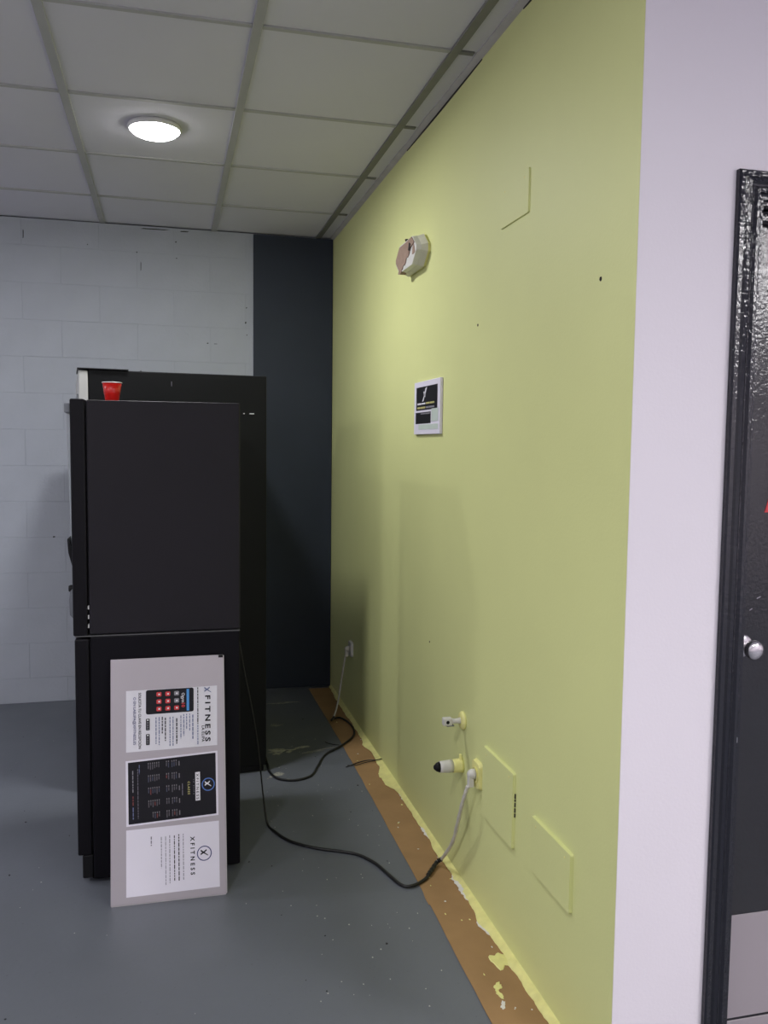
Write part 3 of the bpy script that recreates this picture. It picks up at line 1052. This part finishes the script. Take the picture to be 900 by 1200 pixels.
bm = bmesh.new()
prism(bm, octo(0, EW, 0, EH, 0.048), 0.0, 0.010)
link('back_box', bm, 'yellow_fresh', em)
bm = bmesh.new()
prism(bm, octo(-0.003, EW + 0.003, -0.003, EH + 0.003, 0.050), 0.0102, 0.032, None, octo(0.004, EW - 0.004, 0.004, EH - 0.004, 0.050))
link('housing', bm, 'cream', em)
bm = bmesh.new()
prism(bm, octo(0.004, EW - 0.004, 0.004, EH - 0.004, 0.050), 0.0322, 0.050, None, octo(0.010, EW - 0.010, 0.006, EH - 0.006, 0.047))
link('lens', bm, 'plug', em)
bm = bmesh.new()
out = [(0.018, 0.052), (0.062, 0.012), (0.100, 0.012), (0.112, 0.026), (0.128, 0.020), (0.142, 0.030), (0.152, 0.046), (0.168, 0.042), (0.186, 0.054),
       (0.190, 0.070), (0.220, 0.076), (0.240, 0.082), (0.212, 0.108), (0.150, 0.104), (0.100, 0.104), (0.062, 0.104), (0.018, 0.066)]
prism(bm, out, 0.0502, 0.0530)
link('torn_paper', bm, 'brown', em)
bm = bmesh.new()
prism(bm, [(0.176, 0.066), (0.196, 0.062), (0.206, 0.084), (0.186, 0.094)], 0.0532, 0.0540)
link('opening', bm, 'hole', em)
bm = bmesh.new()
prism(bm, [(0.216, 0.042), (0.236, 0.040), (0.250, 0.046), (0.244, 0.060), (0.232, 0.084), (0.222, 0.070)], 0.044, 0.0512)
link('torn_patch', bm, 'brown', em)
bm = bmesh.new()
prism(bm, [(0.046, 0.004), (0.070, -0.001), (0.090, 0.006), (0.082, 0.016), (0.058, 0.018)], 0.030, 0.0522)
link('torn_patch', bm, 'brown', em)
bm = bmesh.new()
lathe(bm, [(0.004, 0.0), (0.004, 0.010), (0.006, 0.012), (0.006, 0.017)], frame_mat((0.10, EH - 0.004, 0.036), (1, 0, 0), (0, 0, -1), (0, 1, 0)), 10)
link('stub', bm, 'hole', em)

# capped water connector
pc = empty('tap_connector')
pc.matrix_world = wall_frame(2.658, 0.553)
tag(pc, 'white tap connector with square head sticking out of the yellow wall', 'pipe')
bm = bmesh.new()
lathe(bm, [(0.031, 0.0), (0.031, 0.004), (0.027, 0.010), (0.012, 0.012)], None, 24)
link('rose', bm, 'yellow_fresh', pc, smooth=True)
bm = bmesh.new()
lathe(bm, [(0.012, 0.010), (0.009, 0.018), (0.008, 0.030), (0.010, 0.042)], None, 18)
link('stem', bm, 'plug', pc, smooth=True)
bm = bmesh.new()
box(bm, -0.012, 0.012, -0.012, 0.013, 0.042, 0.072, 0.003, 2)
link('head', bm, 'plug', pc)
bm = bmesh.new()
lathe(bm, [(0.006, 0.0), (0.0045, 0.001)], frame_mat((0.0122, 0.0, 0.058), (0, 0, 1), (0, 1, 0), (1, 0, 0)), 14)
link('bore', bm, 'black_plastic', pc)
bm = bmesh.new()
box(bm, -0.008, 0.008, -0.016, -0.0125, 0.034, 0.060, 0.001)
link('lever', bm, 'grey_plastic', pc)

# taped drain pipe
dp = empty('drain_pipe')
dp.matrix_world = wall_frame(2.662, 0.398)
tag(dp, 'thick taped pipe stub, yellow at its base, with black open end', 'pipe')
bm = bmesh.new()
lathe(bm, [(0.025, 0.0), (0.0235, 0.010), (0.0225, 0.030), (0.0215, 0.0345)], None, 24)
link('painted_base', bm, 'yellow_fresh', dp, smooth=True)
bm = bmesh.new()
lathe(bm, [(0.0212, 0.035), (0.0208, 0.052), (0.0195, 0.068), (0.0185, 0.080)], None, 24)
link('tape_wrap', bm, 'plug', dp, smooth=True)
bm = bmesh.new()
lathe(bm, [(0.0178, 0.0802), (0.014, 0.090), (0.006, 0.099), (0.003, 0.100)], None, 18)
link('open_end', bm, 'black_plastic', dp, smooth=True)
bm = bmesh.new()
prism(bm, [(0.0, 0.0235), (0.010, 0.021), (0.006, 0.036), (0.001, 0.040)], 0.004, 0.012)
link('paint_ridge', bm, 'yellow_fresh', dp)


# sockets
def socket(y, z, m, label, half=0.041, hh=None):
    s = empty('wall_socket')
    s.matrix_world = wall_frame(y, z)
    tag(s, label, 'socket')
    hh = hh or half
    bm = bmesh.new()
    prism(bm, rounded(-half, half, -hh, hh, 0.014, 4), 0.0, 0.012, None, rounded(-half + 0.004, half - 0.004, -hh + 0.004, hh - 0.004, 0.012, 4))
    link('plate', bm, m, s)
    bm = bmesh.new()
    lathe(bm, [(0.024, 0.0121), (0.026, 0.0150), (0.022, 0.0155), (0.021, 0.0130)], None, 24)
    link('insert', bm, m, s)
    return s


socket(4.455, 0.374, 'plug', 'pale wall socket low in the far corner by the dark column')
socket(2.503, 0.428, 'yellow_fresh', 'yellow painted wall socket with a white plug beside the cover plate', 0.036, 0.044)


# ================================================================== CABLES
def plug_part(y, z, parent, base, m='plug'):
    bm = bmesh.new()
    fm = wall_frame(y, z)
    lathe(bm, [(0.016, base), (0.016, base + 0.008), (0.012, base + 0.018), (0.007, base + 0.022)], fm, 20)
    fm2 = wall_frame(y, z - 0.008, base + 0.012)
    prism(bm, rounded(-0.009, 0.009, -0.034, 0.004, 0.005, 3), -0.008, 0.008, fm2)
    return link('plug', bm, m, parent)


c1 = empty('power_cable', (0.83, 4.39, 0))
c1.location = (0, 0, 0)
tag(c1, 'power cable from the far corner socket looping over the brown paper to the taller machine', 'cable')
plug_part(4.455, 0.374, c1, 0.0158, 'cord')
mktube('white_cord', 'cord', c1, [(0.915, 4.455, 0.338), (0.908, 4.452, 0.300), (0.895, 4.449, 0.22), (0.882, 4.444, 0.140), (0.865, 4.425, 0.072), (0.845, 4.405, 0.024), (0.832, 4.392, 0.010)], 0.0046)
mktube('black_cable', 'rubber', c1, [(0.846, 4.404, 0.024), (0.828, 4.388, 0.011), (0.838, 4.41, 0.008), (0.882, 4.425, 0.009), (0.914, 4.30, 0.010), (0.898, 4.145, 0.009), (0.812, 4.01, 0.009),
                                     (0.713, 3.912, 0.0056), (0.652, 3.775, 0.0056), (0.602, 3.665, 0.0056), (0.524, 3.630, 0.0056), (0.456, 3.665, 0.0056),
                                     (0.430, 3.745, 0.0056), (0.430, 3.83, 0.006), (0.424, 3.90, 0.03), (0.420, 3.92, 0.09)], 0.0052)

c2 = empty('power_cable')
tag(c2, 'long power cable from the yellow socket across the floor to the shorter machine', 'cable')
plug_part(2.503, 0.430, c2, 0.0158)
mktube('white_cord', 'cord', c2, [(0.913, 2.503, 0.392), (0.909, 2.513, 0.365), (0.907, 2.537, 0.318), (0.911, 2.588, 0.233), (0.918, 2.655, 0.138), (0.914, 2.755, 0.032), (0.902, 2.768, 0.018)],
       lambda t: 0.0062 + 0.0006 * math.sin(t * 60))
mktube('tape_joint', 'rubber', c2, [(0.914, 2.757, 0.030), (0.900, 2.766, 0.016), (0.872, 2.730, 0.012), (0.846, 2.695, 0.011)], lambda t: 0.0072 + 0.0008 * math.sin(t * 38), 8, 10)
mktube('black_cable', 'rubber', c2, [(0.87, 2.728, 0.011), (0.826, 2.672, 0.0085), (0.772, 2.644, 0.0075), (0.742, 2.662, 0.006), (0.718, 2.738, 0.0058), (0.693, 2.824, 0.0058),
                                     (0.648, 2.899, 0.0058), (0.594, 2.937, 0.0058), (0.509, 2.983, 0.0058), (0.426, 3.057, 0.0058), (0.379, 3.150, 0.0060), (0.360, 3.225, 0.010),
                                     (0.347, 3.25, 0.110), (0.336, 3.25, 0.218), (0.320, 3.25, 0.354), (0.297, 3.25, 0.489), (0.274, 3.25, 0.606), (0.258, 3.25, 0.706), (0.2345, 3.25, 0.80)],
       lambda t: 0.0054 if t < 0.55 else 0.0054 - 0.0024 * min(1, (t - 0.55) / 0.12))

wr = empty('wire_stub')
tag(wr, 'thin black wire ends lying on the brown paper by the wall', 'wire')
mktube('wire', 'rubber', wr, [(0.946, 3.755, 0.022), (0.920, 3.772, 0.012), (0.883, 3.787, 0.008), (0.840, 3.775, 0.006), (0.774, 3.735, 0.0050)], 0.0024, 6, 6)
mktube('wire', 'rubber', wr, [(0.920, 3.768, 0.011), (0.875, 3.762, 0.009), (0.825, 3.745, 0.0065), (0.785, 3.752, 0.0050)], 0.0020, 6, 6)
mktube('wire', 'rubber', wr, [(0.80, 4.025, 0.0046), (0.77, 4.04, 0.0050), (0.745, 4.07, 0.0042), (0.742, 4.09, 0.0042)], 0.0018, 6, 6)

# ================================================================== BROWN PAPER, PAINT SPLASHES, FLECKS
kp = empty('masking_paper', (0.0, 0.0, 0.0))
tag(kp, 'strip of brown masking paper laid along the foot of the yellow wall', 'paper strip')


def strip(name, y0, y1, dz, e):
    bm = bmesh.new()
    n = int((y1 - y0) / 0.04)
    rows = []
    for k in range(n + 1):
        y = y0 + (y1 - y0) * k / n
        xo = 0.806 + 0.006 * math.sin(y * 1.9 + e) + 0.003 * noise.noise((y * 6, e, 0)) + (0.004 if y > 2.6 else -0.012 * min(1, (2.6 - y) / 0.6))
        up = 0.0004 * (1 + noise.noise((y * 5, 4 + e, 0)))
        rows.append([bm.verts.new((xo, y, 0.0003 + dz)), bm.verts.new((xo, y, 0.0014 + dz + up)), bm.verts.new((0.88, y, 0.0014 + dz)),
                     bm.verts.new((XW - 0.001, y, 0.0014 + dz)), bm.verts.new((XW - 0.001, y, 0.0003 + dz))])
    for a, b in zip(rows, rows[1:]):
        for k in range(5):
            bm.faces.new((a[k], a[(k + 1) % 5], b[(k + 1) % 5], b[k]))
    bm.faces.new(rows[0])
    bm.faces.new(rows[-1][::-1])
    return link(name, bm, 'kraft', kp)


strip('paper_length', 2.53, 5.03, 0.0, 0.2)
strip('paper_length', 1.66, 2.57, 0.0012, 1.1)


def blob(name, m, cx, cy, rx, ry, h, z, parent, seed, jag=0.35, rot=0.0):
    bm = bmesh.new()
    n = 22
    lo, mid = [], []
    for k in range(n):
        a = 2 * math.pi * k / n
        r = 1 + jag * noise.noise((math.cos(a) * 1.7 + seed, math.sin(a) * 1.7, seed * 2.1)) + 0.4 * jag * noise.noise((math.cos(a) * 6 + seed, math.sin(a) * 6, seed))
        dx, dy = rx * r * math.cos(a), ry * r * math.sin(a)
        x, y = cx + dx * math.cos(rot) - dy * math.sin(rot), cy + dx * math.sin(rot) + dy * math.cos(rot)
        lo.append(bm.verts.new((x, y, z)))
        mid.append(bm.verts.new((cx + (x - cx) * 0.86, cy + (y - cy) * 0.86, z + h)))
    for k in range(n):
        bm.faces.new((lo[k], lo[(k + 1) % n], mid[(k + 1) % n], mid[k]))
    bm.faces.new(mid)
    bm.faces.new(lo[::-1])
    return link(name, bm, m, parent)


blob('paint_splash', 'yellow_fresh', 0.905, 2.195, 0.024, 0.036, 0.0022, 0.0032, kp, 1.3, 0.5)
blob('paint_splash', 'yellow_fresh', 0.858, 2.085, 0.010, 0.020, 0.0016, 0.0032, kp, 2.4, 0.6, -0.5)
blob('paint_splash', 'yellow_fresh', 0.850, 2.050, 0.007, 0.018, 0.0014, 0.0032, kp, 3.1, 0.6, 0.2)
blob('paint_splash', 'white_paint', 0.842, 2.008, 0.006, 0.016, 0.0008, 0.0032, kp, 4.4, 0.7, -0.4)
for k in range(26):
    y = random.uniform(1.95, 4.4)
    blob('paint_splash', random.choice(['yellow_fresh', 'white_paint']), random.uniform(0.83, 0.925), y, random.uniform(0.0015, 0.004), random.uniform(0.002, 0.006), 0.0008,
         0.0034 if y < 2.57 else 0.0022, kp, k * 1.7, 0.6)

# scuffed bare patches of the floor paint behind the machines
for (x, y, rx, ry, s, r) in ((0.52, 4.02, 0.05, 0.035, 1, 0.3), (0.60, 4.04, 0.05, 0.02, 2, 0.1), (0.46, 3.73, 0.03, 0.022, 3, 0.2), (0.49, 3.655, 0.018, 0.012, 4, 0.0),
                             (0.425, 3.70, 0.02, 0.012, 5, 0.6), (0.62, 4.78, 0.10, 0.012, 6, 0.05), (0.70, 3.99, 0.10, 0.006, 7, 0.35), (0.55, 4.40, 0.04, 0.02, 8, 0)):
    rr = random.Random(s)
    for q in range(6):
        u, v_ = rr.uniform(-0.8, 0.8) * rx, rr.uniform(-0.8, 0.8) * ry
        k_ = rr.uniform(0.22, 0.5)
        blob('scuff_patch', 'scuff', x + u * math.cos(r) - v_ * math.sin(r), y + u * math.sin(r) + v_ * math.cos(r), rx * k_, ry * k_,
             0.0005, 0.0002 + 0.00005 * q, floor, s * 3.7 + q * 1.9, 1.1, r + rr.uniform(-0.4, 0.4))

# crumbs of paint and grit lying about: uncountable
for nm, mm, cnt, lab, cat_ in (('pale_flecks', 'fleck', 110, 'pale paint flecks scattered over the grey floor', 'debris'),
                               ('dark_flecks', 'fleck_dark', 60, 'dark grit specks scattered over the grey floor', 'debris')):
    bm = bmesh.new()
    for k in range(cnt):
        x, y = random.uniform(-0.9, 0.79), random.uniform(1.7, 4.9)
        if mm == 'fleck':
            if random.random() < 0.6:
                x, y = random.uniform(0.35, 0.79), random.uniform(1.9, 4.2)
        if -0.33 < x < 0.26 and 2.7 < y < 3.5 or -0.5 < x < 0.43 and 3.6 < y < 4.7:
            continue
        r = random.uniform(0.0008, 0.0026) if mm == 'fleck' else random.uniform(0.0012, 0.0042)
        n = random.choice((4, 5, 6))
        a0 = random.uniform(0, 6)
        pts = [(x + r * random.uniform(0.6, 1.3) * math.cos(a0 + 2 * math.pi * i / n), y + r * random.uniform(0.6, 1.5) * math.sin(a0 + 2 * math.pi * i / n)) for i in range(n)]
        prism(bm, pts, 0.0001, 0.0012)
    o = link(nm, bm, mm)
    tag(o, lab, cat_, kind='stuff')
